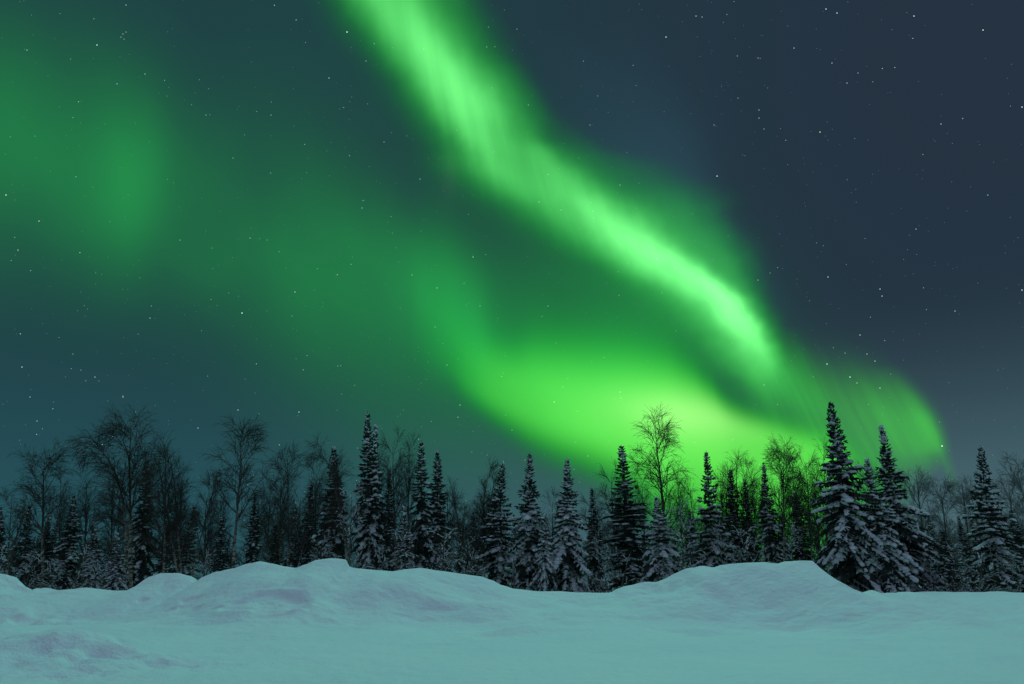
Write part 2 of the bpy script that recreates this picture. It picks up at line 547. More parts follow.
# ------------------------------------------------------------------ tree kinds
def make_spruce(seed, H=9.0, W=1.3, spire=0.4, snow=0.5, droop=0.5, gap=0.0, density=1.0, double=False):
    """Meshes of one kind of spruce: trunk, crown, snow."""
    rng = np.random.default_rng(seed)
    tr, cr, sn = MB(), MB(), MB()
    stems = [(0.0, 0.0, H, 1.0)]
    if double:
        stems.append((0.32, 0.12, H * 0.93, 0.62))
    for sx, sy, HH, ws in stems:
        nz = 14
        z = np.linspace(-0.4, HH, nz)
        ax = np.cumsum(rng.normal(0, 0.018, nz)) * (z > 0)
        ay = np.cumsum(rng.normal(0, 0.018, nz)) * (z > 0)
        P = np.stack([sx * np.clip(z / 1.5, 0, 1) + ax, sy * np.clip(z / 1.5, 0, 1) + ay, z], 1)
        rad = 0.011 * HH * (1 - np.clip(z, 0, HH) / HH) ** 0.9 + 0.006
        tubes(tr, P[None], rad[None], 7)
        zs, zz = [], 0.03 * HH
        while zz < HH * 0.985:
            t = 1 - zz / HH
            zs.append(zz)
            zz += (0.10 + 0.17 * t) * rng.uniform(0.75, 1.25) / density
        phase, lob = 0.0, rng.uniform(0, 6.28)
        for zz in zs:
            t = 1 - zz / HH                                   # 0 at the tip
            prof = min(t ** 0.72, 2.2 * t) * (spire + (1 - spire) * min(1, max(0, (t - 0.12) / 0.5)))
            prof *= 1.0 if t < 0.9 else 0.9
            nb = int(round(4 + 2.2 * min(1, 2 * t)))
            phase += 0.9 + rng.uniform(0, 0.8)
            for b in range(nb):
                if gap and rng.random() < gap and t > 0.15:
                    continue
                L = ws * W * prof * rng.uniform(0.50, 1.24) * (1 + 0.22 * math.sin(2.1 * zz + 1.3 * phase + lob) * min(1, 2 * t)) + 0.04
                if rng.random() < 0.06 and t > 0.2:
                    L *= 1.3
                phi = phase + b * 2 * math.pi / nb + rng.uniform(-0.35, 0.35)
                th0 = 0.75 - 1.25 * min(1, t * 1.5) * (0.5 + droop) + rng.uniform(-0.15, 0.15)
                n = 6
                uu = np.linspace(0, 1, n - 1)
                th = th0 - droop * 0.9 * uu * min(1, t * 2) + 0.55 * np.clip(uu - 0.6, 0, 1) * 1.2
                ph = phi + np.cumsum(rng.normal(0, 0.07, n - 1))
                D = np.stack([np.cos(th) * np.cos(ph), np.cos(th) * np.sin(ph), np.sin(th)], 1)
                c0 = np.array([np.interp(zz, z, P[:, 0]), np.interp(zz, z, P[:, 1]), zz])
                Pb = frame_path(c0[None], D[None], np.array([L / (n - 1)]))
                tubes(cr, Pb, np.linspace(0.006 + 0.011 * L, 0.003, n)[None], 3)
                m = max(6, int(2 * L / 0.062))
                u = rng.uniform(0.08, 1.0, m) ** 0.85
                p, tg = sample(Pb, np.zeros(m, int), u)
                sd = unit(np.cross(tg, np.array([0, 0, 1.0])) + 1e-6) * rng.choice([-1, 1], m)[:, None]
                dd = tg * rng.uniform(0.35, 0.9, (m, 1)) + sd * rng.uniform(0.4, 1.0, (m, 1))
                dd[:, 2] -= rng.uniform(0.0, 0.55, m) * (0.3 + droop)
                ln = (min(0.10, 0.03 + 0.25 * L) + 0.30 * L * (1 - u) * rng.uniform(0.6, 1.1, m)) * rng.uniform(0.8, 1.2, m)
                ln = np.minimum(ln, 0.42)
                sprays(cr, p, dd, ln, 0.022 + 0.07 * ln, rng)
                sprays(cr, Pb[0, -2:-1], (Pb[0, -1:] - Pb[0, -2:-1]), np.array([min(0.2, 0.05 + 0.5 * L)]), np.array([0.03]), rng)
                # hanging sprays under the branch
                m2 = int(m * 0.6)
                p2, tg2 = sample(Pb, np.zeros(m2, int), rng.uniform(0.2, 1.0, m2))
                d2 = tg2 * 0.5 + rng.normal(0, 0.3, (m2, 3))
                d2[:, 2] -= 0.8
                sprays(cr, p2, d2, rng.uniform(0.1, 0.24, m2) * min(1, 2.5 * L), np.full(m2, 0.03), rng)
                # snow lying on it
                load = snow * (0.45 + 0.75 * min(1, t * 2.2)) * rng.uniform(0.25, 1.5)
                if rng.random() < min(0.95, load + 0.1):
                    k = max(1, int(L / 0.15))
                    uk = np.clip((np.arange(k) + rng.uniform(0.1, 0.9, k)) / k, 0.15, 1.0)
                    keep = rng.random(k) < 0.45 + 0.5 * load
                    uk = uk[keep]
                    if len(uk):
                        pk, tk = sample(Pb, np.zeros(len(uk), int), uk)
                        rk = rng.uniform(0.045, 0.105, len(uk)) * (0.65 + 0.8 * load)
                        pk = pk + np.array([0, 0, 1.0]) * (rk * 0.35)[:, None]
                        capsules(sn, pk, tk + rng.normal(0, 0.12, pk.shape), rng.uniform(0.16, 0.30, len(uk)), rk, 0.8, rng)
                    w = np.nonzero(rng.random(m) < 0.27 * load)[0]
                    if len(w):
                        rk = rng.uniform(0.020, 0.042, len(w)) * (0.7 + 0.6 * load)
                        dn = unit(dd[w])
                        capsules(sn, p[w] + dn * (ln[w] * 0.55)[:, None] + np.array([0, 0, 1.0]) * (rk * 0.5)[:, None], dn, ln[w] * 0.9 + 0.04, rk, 0.8, rng)
        sprays(cr, np.repeat(P[-3:-2], 6, 0), np.array([0, 0, 1.0]) + rng.normal(0, 0.05, (6, 3)), rng.uniform(0.3, 0.6, 6), np.full(6, 0.03), rng)
    out = [('trunk', tr.mesh('trunk', MAT['bark'])), ('crown', cr.mesh('crown', MAT['needle'], False))]
    if sn.n:
        out.append(('snow', sn.mesh('snow', MAT['snow'])))
    return out


def grow(rng, parents, prad, count, u_rng, length, angle, grav, wander, n, up=0.0):
    """Children of a set of paths: returns paths and radii at their bases."""
    Np = len(parents)
    idx = np.repeat(np.arange(Np), count)
    N = len(idx)
    u = rng.uniform(*u_rng, N)
    p, tg = sample(parents, idx, u)
    r0 = prad[idx] * (1 - 0.75 * u)
    rnd = unit(np.cross(tg, rng.normal(size=(N, 3))))
    a = np.radians(rng.normal(angle[0], angle[1], N))[:, None]
    d = unit(tg * np.cos(a) + rnd * np.sin(a))
    L = rng.uniform(*length, N)
    L = L * (1.12 - 0.75 * u)
    dirs = np.empty((N, n - 1, 3))
    for k in range(n - 1):
        d = d + rng.normal(0, wander, (N, 3))
        d[:, 2] += (up if k < (n - 1) / 2 else 0) - grav * (k + 1) / (n - 1)
        d = unit(d)
        dirs[:, k] = d
    return frame_path(p, dirs, L / (n - 1)), r0, u


def make_birch(seed, H=9.0, stems=1, arch=0.0, spread=1.0, droop=0.16, start=0.25, snow=0.0, thick=1.0, nprim=24, twig='twig'):
    """Meshes of one kind of leafless birch: trunk, crown and, when laden, snow. Arched ones lean towards -x."""
    rng = np.random.default_rng(seed)
    tr, cr, sn = MB(), MB(), MB()
    nz = 16
    trunks, rads = [], []
    for s in range(stems):
        hh = H * (1.0 if s == 0 else rng.uniform(0.72, 0.97))
        w = np.linspace(0, 1, nz)
        ang = rng.uniform(0, 2 * math.pi)
        lean = 0.0 if stems == 1 else rng.uniform(0.10, 0.26)
        wob = np.cumsum(rng.normal(0, 0.02, (nz, 2)), 0) * hh * 0.10
        x = wob[:, 0] + math.cos(ang) * lean * hh * w ** 1.2
        y = wob[:, 1] + math.sin(ang) * lean * hh * w ** 1.2
        z = hh * w - 0.4 * (w == 0)
        if arch:
            x = x - arch * hh * (0.25 * w + 0.75 * w ** 2.6)
            z = hh * (w * 1.22 - 0.22 * w ** 5) - 0.4 * (w == 0)
        trunks.append(np.stack([x, y, z], 1))
        rads.append(0.0105 * thick * hh * (1 - w) ** 0.8 + 0.010)
    T = np.array(trunks)
    RT = np.array(rads)
    tubes(tr, T, RT, 8)
    r0 = RT[:, 0]
    B1, b1r, u1 = grow(rng, T, r0, nprim, (start, 0.97), (0.26 * H * spread, 0.46 * H * spread), (42, 9), droop * 0.8, 0.06, 9, up=0.10)
    b1r = np.clip(b1r * 0.50, 0.014, 0.05)
    tubes(cr, B1, b1r[:, None] * np.linspace(1, 0.25, 9)[None], 4)
    B2, b2r, _ = grow(rng, B1, b1r, 8, (0.15, 1.0), (0.09 * H, 0.20 * H), (36, 11), droop * 1.1, 0.07, 7, up=0.03)
    tubes(cr, B2, np.clip(b2r * 0.7, 0.0095, 0.02)[:, None] * np.linspace(1, 0.5, 7)[None], 3)
    B3, b3r, _ = grow(rng, B2, b2r, 5, (0.1, 1.0), (0.05 * H, 0.12 * H), (32, 11), droop * 1.2, 0.07, 6)
    tubes(cr, B3, np.full((len(B3), 1), 0.0072) * np.linspace(1.05, 0.6, 6)[None], 3)
    if snow:
        for B, br, pr, w in ((B1, b1r, snow, 0.055), (B2, b2r, snow * 0.55, 0.035)):
            idx = np.repeat(np.arange(len(B)), 7)
            u = rng.uniform(0.05, 0.98, len(idx))
            keep = rng.random(len(idx)) < pr * rng.uniform(0.2, 1.6, len(B))[idx]
            idx, u = idx[keep], u[keep]
            p, tg = sample(B, idx, u)
            rk = rng.uniform(0.5, 1.2, len(p)) * w
            capsules(sn, p + np.array([0, 0, 1.0]) * (rk * 0.4)[:, None], tg, rng.uniform(0.14, 0.34, len(p)), rk, 0.9, rng)
    out = [('trunk', tr.mesh('trunk', MAT['birch'])), ('crown', cr.mesh('crown', MAT[twig]))]
    if sn.n:
        out.append(('snow', sn.mesh('snow', MAT['snow'])))
    return out


# ------------------------------------------------------------------ snow field and ploughed bank
def value_noise(x, y, cell, seed):
    rng = np.random.default_rng(seed)
    g = rng.uniform(-1, 1, (256, 256))
    fx, fy = x / cell + 91.3, y / cell + 37.7
    ix, iy = np.floor(fx).astype(int), np.floor(fy).astype(int)
    tx, ty = fx - ix, fy - iy
    tx, ty = tx * tx * (3 - 2 * tx), ty * ty * (3 - 2 * ty)
    a, b, c, d = g[ix % 256, iy % 256], g[(ix + 1) % 256, iy % 256], g[ix % 256, (iy + 1) % 256], g[(ix + 1) % 256, (iy + 1) % 256]
    return (a * (1 - tx) + b * tx) * (1 - ty) + (c * (1 - tx) + d * tx) * ty


CREST = [(-200, 572), (-90, 560), (-30, 566), (0, 574), (9, 577), (20, 587), (34, 590), (44, 587), (60, 590), (85, 588), (115, 590.5), (128, 590), (138, 585), (150, 576),
         (162, 572.5), (178, 572), (190, 575), (198, 580.5), (206, 575), (216, 571), (234, 567.5), (248, 562.5), (260, 560), (272, 562), (285, 565), (296, 566.5), (306, 563),
         (316, 559), (332, 557.5), (345, 558.5), (349, 566), (356, 568), (380, 571), (392, 572), (407, 569.5), (420, 568), (440, 571), (465, 574), (480, 576), (492, 580), (502, 585),
         (514, 588.5), (540, 591), (560, 590.5), (577, 591.5), (610, 592), (618, 588), (626, 585.5), (645, 582), (662, 578.5), (676, 572), (690, 567.5), (703, 566), (713, 567.5),
         (722, 564.5), (734, 563), (750, 562.2), (764, 562), (777, 563.5), (786, 561), (800, 560), (812, 560), (817, 566), (826, 576), (836, 584), (850, 591), (862, 592), (872, 589.5),
         (880, 592.5), (900, 593), (935, 592), (960, 593), (985, 592.3), (1024, 593.5), (1120, 592), (1250, 593)]


def crest_dist(X):
    return 19.5 + 0.6 * np.sin(X * 0.5 + 0.8) + 6.0 / (1 + np.exp(-(X - 12.0) * 1.8))


_cx, _cz = [], []
for px, py in CREST:
    Y = 18.0
    for _ in range(12):
        X = at(px, py, Y).x
        Y = float(crest_dist(np.array(X)))
    p = at(px, py, Y)
    _cx.append(p.x)
    _cz.append(p.z)
_cx, _cz = np.array(_cx), np.array(_cz)


def crest_z(X):
    k = np.clip(np.searchsorted(_cx, X) - 1, 0, len(_cx) - 2)
    t = np.clip((X - _cx[k]) / (_cx[k + 1] - _cx[k]), 0, 1)
    t = 0.5 * t + 0.5 * t * t * (3 - 2 * t)
    return _cz[k] * (1 - t) + _cz[k + 1] * t


ROUGH = []                                        # (x, y, radius, height): broken, trampled snow
PITS = []                                         # (x, y, radius x, radius y, depth)
MOUNDS = []                                       # (x, y, radius x, radius y, height)


def ground_z(X, Y):
    X, Y = np.asarray(X, float), np.asarray(Y, float)
    yc = crest_dist(X)
    zc = crest_z(X)
    soft = sum(crest_z(X + o) for o in (-1.2, -0.6, 0, 0.6, 1.2)) / 5
    d = yc - Y
    k = np.clip(d / 3.2, 0, 1)
    zc = zc * (1 - k) + soft * k
    w = 4.2 + 0.6 * np.sin(X * 0.9) + 7.5 / (1 + np.exp(-(X - 12.0) * 1.8))
    field = 0.70 + 0.010 * (Y - 8)
    t = np.clip(1 - d / w, 0, 1)
    rise = 0.55 * t ** 1.5 + 0.45 * t * t * (3 - 2 * t)
    front = field + (zc - field) * rise
    face = np.sin(np.pi * np.clip(t, 0, 1)) ** 0.7
    b = np.clip(-d / 2.6, 0, 1)
    back = 0.3 + (zc - 0.3) * (1 - b * b * (3 - 2 * b))
    z = np.where(d > 0, front, back)
    near = np.clip(1.2 - np.abs(d) / 14, 0, 1)
    edge = np.exp(-(d / 0.5) ** 2)
    z = z + near * (1 - 0.75 * edge) * (0.13 * value_noise(X, Y, 2.3, 1) + 0.045 * value_noise(X, Y, 0.8, 2) + 0.013 * value_noise(X, Y, 0.3, 3) + 0.006 * value_noise(X * 0.45 + 0.3 * Y, Y - 0.2 * X, 0.22, 12))
    for mx, my, r, a in ROUGH:
        z = z + np.exp(-((X - mx) ** 2 + (Y - my) ** 2) / r ** 2) * a * (value_noise(X, Y, 0.34, 5) + 0.55 * value_noise(X, Y, 0.16, 6))
    # slumped blocks and runnels on the face of the bank
    z = z + np.where(d > 0, face, 0) * (0.12 * (np.abs(value_noise(X + 0.25 * Y, 0.55 * Y, 1.5, 7)) - 0.35) + 0.045 * (np.abs(value_noise(X, Y, 0.55, 8)) - 0.3))
    z = z + 0.25 * value_noise(X, Y, 25.0, 4) * np.clip((Y - 24) / 20, 0, 1)
    for mx, my, rx, ry, h in MOUNDS:
        q = ((X - mx) / rx) ** 2 + ((Y - my) / ry) ** 2
        z = z + h * np.exp(-q)
    for mx, my, rx, ry, h in PITS:
        q = np.sqrt(((X - mx) / rx) ** 2 + ((Y - my) / ry) ** 2 + 1e-9) + 0.10 * value_noise(X, Y, 0.4, 11)
        t = np.clip((1.12 - q) / 0.34, 0, 1)
        z = z - h * t * t * (3 - 2 * t) + 0.35 * h * np.exp(-((q - 1.2) / 0.16) ** 2)
    return z


def ground_hit(px, py):
    """Where the line of sight through (px, py) meets the snow."""
    Y = 4.0
    while Y < 40:
        p = at(px, py, Y)
        if p.z < float(ground_z(p.x, p.y)):
            return p
        Y += 0.05
    return p


def mound(px, py, rx, ry, h):
    p = ground_hit(px, py)
    MOUNDS.append((p.x, p.y, rx, ry, h))


_spots = [(42, 664, 0.95, 0.75, 0.36), (105, 650, 0.6, 0.5, 0.18), (0, 640, 0.8, 0.7, 0.20), (20, 610, 0.9, 0.9, 0.10), (520, 634, 0.7, 0.5, 0.15), (400, 592, 1.5, 0.9, 0.18), (440, 612, 0.6, 0.4, -0.08), (345, 590, 0.5, 0.7, -0.14), (310, 585, 0.5, 0.6, 0.10), (500, 608, 0.8, 0.5, 0.10),
          (300, 612, 0.5, 0.35, 0.06), (240, 612, 0.4, 0.4, 0.06), (180, 606, 1.2, 0.6, -0.08),
          (845, 622, 0.35, 0.25, -0.05), (800, 630, 0.35, 0.2, -0.04), (655, 590, 0.7, 0.8, -0.16), (705, 588, 0.6, 0.8, 0.14), (745, 590, 0.4, 0.8, -0.10), (640, 600, 0.6, 0.5, 0.10), (480, 598, 0.7, 0.6, -0.08), (445, 646, 0.5, 0.25, 0.05), (90, 640, 0.22, 0.2, -0.08)]
_found = [(ground_hit(a, b), rx, ry, h) for a, b, rx, ry, h in _spots]
_pits = [(ground_hit(a, b), rx, ry, h) for a, b, rx, ry, h in [(266, 604, 0.85, 0.62, 0.075), (143, 601, 0.12, 0.14, 0.06), (170, 607, 0.12, 0.14, 0.06), (196, 607, 0.13, 0.14, 0.05), (216, 609, 0.12, 0.12, 0.05), (192, 598, 0.22, 0.2, 0.05), (92, 640, 0.2, 0.2, 0.10)]]
MOUNDS.extend((p.x, p.y, rx, ry, h) for p, rx, ry, h in _found)


PITS.extend((p.x, p.y, rx, ry, h) for p, rx, ry, h in _pits)
ROUGH.extend((p.x, p.y, r, a) for p, r, a in [(ground_hit(70, 655), 1.1, 0.07), (ground_hit(20, 622), 1.0, 0.07), (ground_hit(120, 668), 0.8, 0.07), (ground_hit(20, 592), 1.0, 0.06), (ground_hit(270, 605), 1.1, 0.045), (ground_hit(320, 622), 0.7, 0.04), (ground_hit(660, 585), 1.0, 0.04)])


def axis(fine0, fine1, step, lo, hi, growth):
    a = list(np.arange(fine0, fine1, step))
    s, x = step, a[0]
    left = []
    while x > lo:
        s *= growth
        x -= s
        left.append(x)
    s, x = step, a[-1]
    while x < hi:
        s *= growth
        x += s
        a.append(x)
    return np.array(left[::-1] + a)


gx = axis(-17, 20, 0.055, -3000, 3000, 1.16)
gy = axis(5.5, 28, 0.05, -60, 6000, 1.14)
XX, YY = np.meshgrid(gx, gy)
ZZ = ground_z(XX, YY)
nx, ny = len(gx), len(gy)
i = np.arange(ny - 1)[:, None] * nx + np.arange(nx - 1)[None]
gm = MB()
gm.add(np.stack([XX, YY, ZZ], -1).reshape(-1, 3), np.stack([i, i + 1, i + nx + 1, i + nx], -1).reshape(-1, 4))
ground = bpy.data.objects.new('snow_ground', gm.mesh('snow_ground', MAT['ground']))
COL.objects.link(ground)
ground['kind'] = 'structure'
ground['label'] = 'smooth snow field rising to a lumpy ploughed snow bank before the wood'
ground['category'] = 'snow'


# ------------------------------------------------------------------ planting
def plant(name, kind, cat, label, group, loc, spin, scale, lean=0.0):
    from mathutils import Matrix
    o = bpy.data.objects.new(name, None)
    o.empty_display_size = 0.3
    COL.objects.link(o)
    m = Matrix.Rotation(lean, 4, 'Y') @ Matrix.Rotation(spin, 4, 'Z')
    o.rotation_euler = m.to_euler()
    o.location = loc
    o.scale = scale
    o['label'] = label
    o['category'] = cat
    if group:
        o['group'] = group
    for part, me in kind:
        c = bpy.data.objects.new(part, me)
        COL.objects.link(c)
        c.parent = o
        if part == 'snow':
            c['kind'] = 'stuff'
    return o


def stand(name, kind, kH, cat, label, group, top, base_px, Y, spin, wide=1.0):
    """Plant a tree Y metres ahead whose tip reaches the sight line top and whose foot is on the sight line base_px."""
    t = at(top[0], top[1], Y)
    f = at(base_px, 585, Y)
    z = float(ground_z(f.x, Y))
    h = t.z - z
    lean = math.atan2(t.x - f.x, h)
    s = math.hypot(h, t.x - f.x) / kH
    return plant(name, kind, cat, label, group, (f.x, Y, z), spin, (s * wide, s * wide, s), lean)


# ------------------------------------------------------------------ the wood
SPR = {
    'column': (make_spruce(11, W=1.0, spire=0.50, snow=0.50, droop=0.65), 1.0),
    'twin': (make_spruce(12, W=1.05, spire=0.48, snow=0.50, droop=0.65, double=True), 1.15),
    'medium': (make_spruce(13, W=1.4, spire=0.36, snow=0.55, droop=0.60, gap=0.10), 1.4),
    'column_b': (make_spruce(21, W=1.05, spire=0.40, snow=0.42, droop=0.85, gap=0.24), 1.05),
    'medium_b': (make_spruce(22, W=1.5, spire=0.46, snow=0.60, droop=0.40, gap=0.26, density=0.85), 1.5),
    'laden': (make_spruce(14, W=1.7, spire=0.30, snow=0.85, droop=0.70, gap=0.05), 1.7),
    'laden_b': (make_spruce(15, W=1.6, spire=0.33, snow=0.80, droop=0.60, gap=0.12), 1.6),
    'broad': (make_spruce(16, W=2.0, spire=0.36, snow=0.70, droop=0.55, gap=0.08), 2.0),
    'broad_b': (make_spruce(17, W=2.0, spire=0.26, snow=0.62, droop=0.55, gap=0.15), 2.0),
    'slim': (make_spruce(18, W=0.9, spire=0.42, snow=0.40, droop=0.45, gap=0.22, density=0.85), 0.9),
    'dark': (make_spruce(19, W=1.0, spire=0.45, snow=0.30, droop=0.6, gap=0.12), 1.0),
    'low': (make_spruce(20, W=2.6, spire=0.40, snow=1.15, droop=0.75, gap=0.15, density=0.8), 2.6),
}
BIR = {
    'upright': make_birch(31, spread=0.75, start=0.30, droop=0.08),
    'tall': make_birch(32, spread=0.88, start=0.34, droop=0.15, nprim=26),
    'weeping': make_birch(47, spread=0.92, start=0.40, droop=0.17, nprim=28),
    'wide': make_birch(34, spread=1.05, start=0.25, droop=0.14),
    'frost_upright': make_birch(41, spread=0.8, start=0.25, droop=0.10, twig='frost', nprim=26),
    'frost_wide': make_birch(42, spread=1.05, start=0.22, droop=0.12, twig='frost', nprim=26),
    'several': make_birch(35, stems=4, spread=0.55, start=0.30, droop=0.05, nprim=11, thick=0.7),
    'pair': make_birch(36, stems=2, spread=0.70, start=0.30, droop=0.10, nprim=15, thick=0.8),
    'arched': make_birch(37, arch=0.42, spread=0.62, start=0.40, droop=0.20),
    'arched_low': make_birch(38, arch=0.22, spread=0.7, start=0.35, droop=0.22),
    'frosty': make_birch(39, spread=0.95, start=0.15, droop=0.22, snow=0.55, nprim=20),
    'frosty_b': make_birch(40, stems=3, spread=0.85, start=0.12, droop=0.30, snow=0.65, nprim=10, thick=0.8),
}
TIP = {}
for _k, _parts in BIR.items():                             # the twigs reach above the end of the stem
    _co = np.empty(len(_parts[1][1].vertices) * 3, np.float32)
    _parts[1][1].vertices.foreach_get('co', _co)
    TIP[_k] = float(np.sort(_co[2::3])[-60])
rs = random.Random(5)


def spruce(top, foot, Y, width, kind, label, group=None, spin=None):
    me, W = SPR[kind]
    t, f = at(top[0], top[1], Y), at(foot, 585, Y)
    s = (t.z - float(ground_z(f.x, Y))) / 9.0
    wide = (width / 2 * Y / 660) / (W * 0.95 * s)
    return stand('spruce_tree', me, 9.0, 'spruce', label, group, top, foot, Y, rs.uniform(0, 6.28) if spin is None else spin, wide)


def birch(top, foot, Y, kind, label, group=None, spin=None, wide=1.0, dx=0.0):
    kH = TIP[kind]
    return stand('birch_tree', BIR[kind], kH, 'birch', label, group, (top[0] + dx, top[1]), foot, Y, rs.uniform(0, 6.28) if spin is None else spin, wide)


GS, GB = 'spruces along the edge of the wood', 'bare birches along the edge of the wood'
for row in [
    ((2, 507), 0, 34, 40, 'medium', 'small dark spruce cut by the left border of the view'),
    ((27, 505), 24, 36, 34, 'column_b', 'short dark spruce left of the leftmost birch'),
    ((72, 495), 70, 37, 46, 'medium', 'dark pointed spruce below the bent birch crown'),
    ((96, 522), 96, 35, 34, 'laden_b', 'stubby spruce at the foot of the bent birch, left of its white trunk'),
    ((118, 532), 118, 32, 42, 'laden', 'lowest snow covered spruce beside the tallest left birch'),
    ((144, 458), 142, 37, 44, 'column_b', 'dark columnar spruce just behind the tallest left birch'),
    ((222, 516), 220, 33, 34, 'dark', 'short narrow dark spruce in the gap left of the lone spreading birch'),
    ((255, 490), 255, 38, 26, 'dark', 'very thin dark spruce right of the lone spreading birch'),
    ((311, 482), 308, 37, 36, 'dark', 'thin dark spruce behind the bare birches left of the blunt topped spruce'),
    ((337, 446), 334, 34, 52, 'column', 'blunt topped columnar spruce left of the tallest spruce'),
    ((367, 411), 368, 33, 54, 'twin', 'tallest dark columnar spruce with a second leader at its tip'),
    ((389, 468), 390, 39, 32, 'dark', 'thin shadowy spruce between the tallest column and the twin spires'),
    ((422, 441), 424, 33, 52, 'column_b', 'left and taller of the two close set spruce spires'),
    ((435, 449), 441, 34, 44, 'column', 'right and shorter of the two close set spruce spires'),
    ((404, 505), 405, 31, 50, 'laden', 'low snow loaded spruce under the two close set spires'),
    ((493, 492), 491, 36, 36, 'column_b', 'slim dark spruce half behind a pale pointed spruce'),
    ((502, 462), 501, 34, 60, 'medium_b', 'pale pointed spruce nearest the middle of the wood, left of the layered one'),
    ((531, 452), 531, 33, 68, 'laden_b', 'layered snowy spruce with wide shelf like boughs at half height'),
    ((545, 512), 543, 31, 44, 'low', 'waist high snow smothered spruce between two layered spruces'),
    ((567, 458), 571, 32, 76, 'laden', 'fullest snow plastered spruce with a forked blunt tip'),
    ((592, 487), 596, 37, 34, 'dark', 'thin dark spruce behind the fullest snow plastered spruce'),
    ((621, 444), 632, 33, 70, 'slim', 'needle tipped spruce with open whorled spire against bright aurora'),
    ((658, 496), 664, 31, 84, 'low', 'squat sprawling spruce under heavy snow below the green lit birch'),
    ((705, 450), 713, 34, 58, 'medium_b', 'pointed spruce right of the tall birch in the aurora glow'),
    ((731, 468), 736, 37, 40, 'dark', 'dark spruce, first of a cluster right of the glow'),
    ((744, 478), 750, 38, 34, 'dark', 'small dark spruce in the middle of the cluster by the glow'),
    ((763, 461), 771, 36, 46, 'medium', 'taller dark spruce ending the cluster beside thin birches'),
    ((830, 401), 851, 31, 104, 'broad', 'biggest broad spruce with tall tapering spire and drooping snowy boughs'),
    ((866, 457), 886, 30.5, 78, 'laden', 'blunt spruce leaning on the right flank of the biggest spruce'),
    ((881, 426), 911, 32, 96, 'broad_b', 'leaning narrow tipped spruce with broad snowy skirt right of the biggest spruce'),
    ((979, 445), 997, 33, 66, 'medium_b', 'lone tapering spruce standing apart near the right border'),
    ((942, 528), 950, 33, 44, 'dark', 'low shadowed spruce left of the lone right spruce'),
    ((1014, 510), 1030, 34, 56, 'medium', 'dim spruce cut by the right border'),
    ((794, 492), 806, 37, 44, 'dark', 'dim spruce behind the pale birch stems left of the biggest spruce'),
    ((48, 520), 46, 38, 40, 'dark', 'dim spruce standing under the leftmost birch'),
    ((472, 512), 474, 37, 40, 'medium', 'short snowy spruce beneath the twiggy birch at mid wood'),
    ((690, 508), 696, 35, 46, 'laden_b', 'short spruce between the squat sprawling spruce and the pointed one'),
    ((276, 522), 275, 39, 30, 'dark', 'small dark spruce low among the thin birches right of the lone birch'),
]:
    (top, foot, Y, width, kind, label) = row
    spruce(top, foot, Y, width, kind, label, GS)

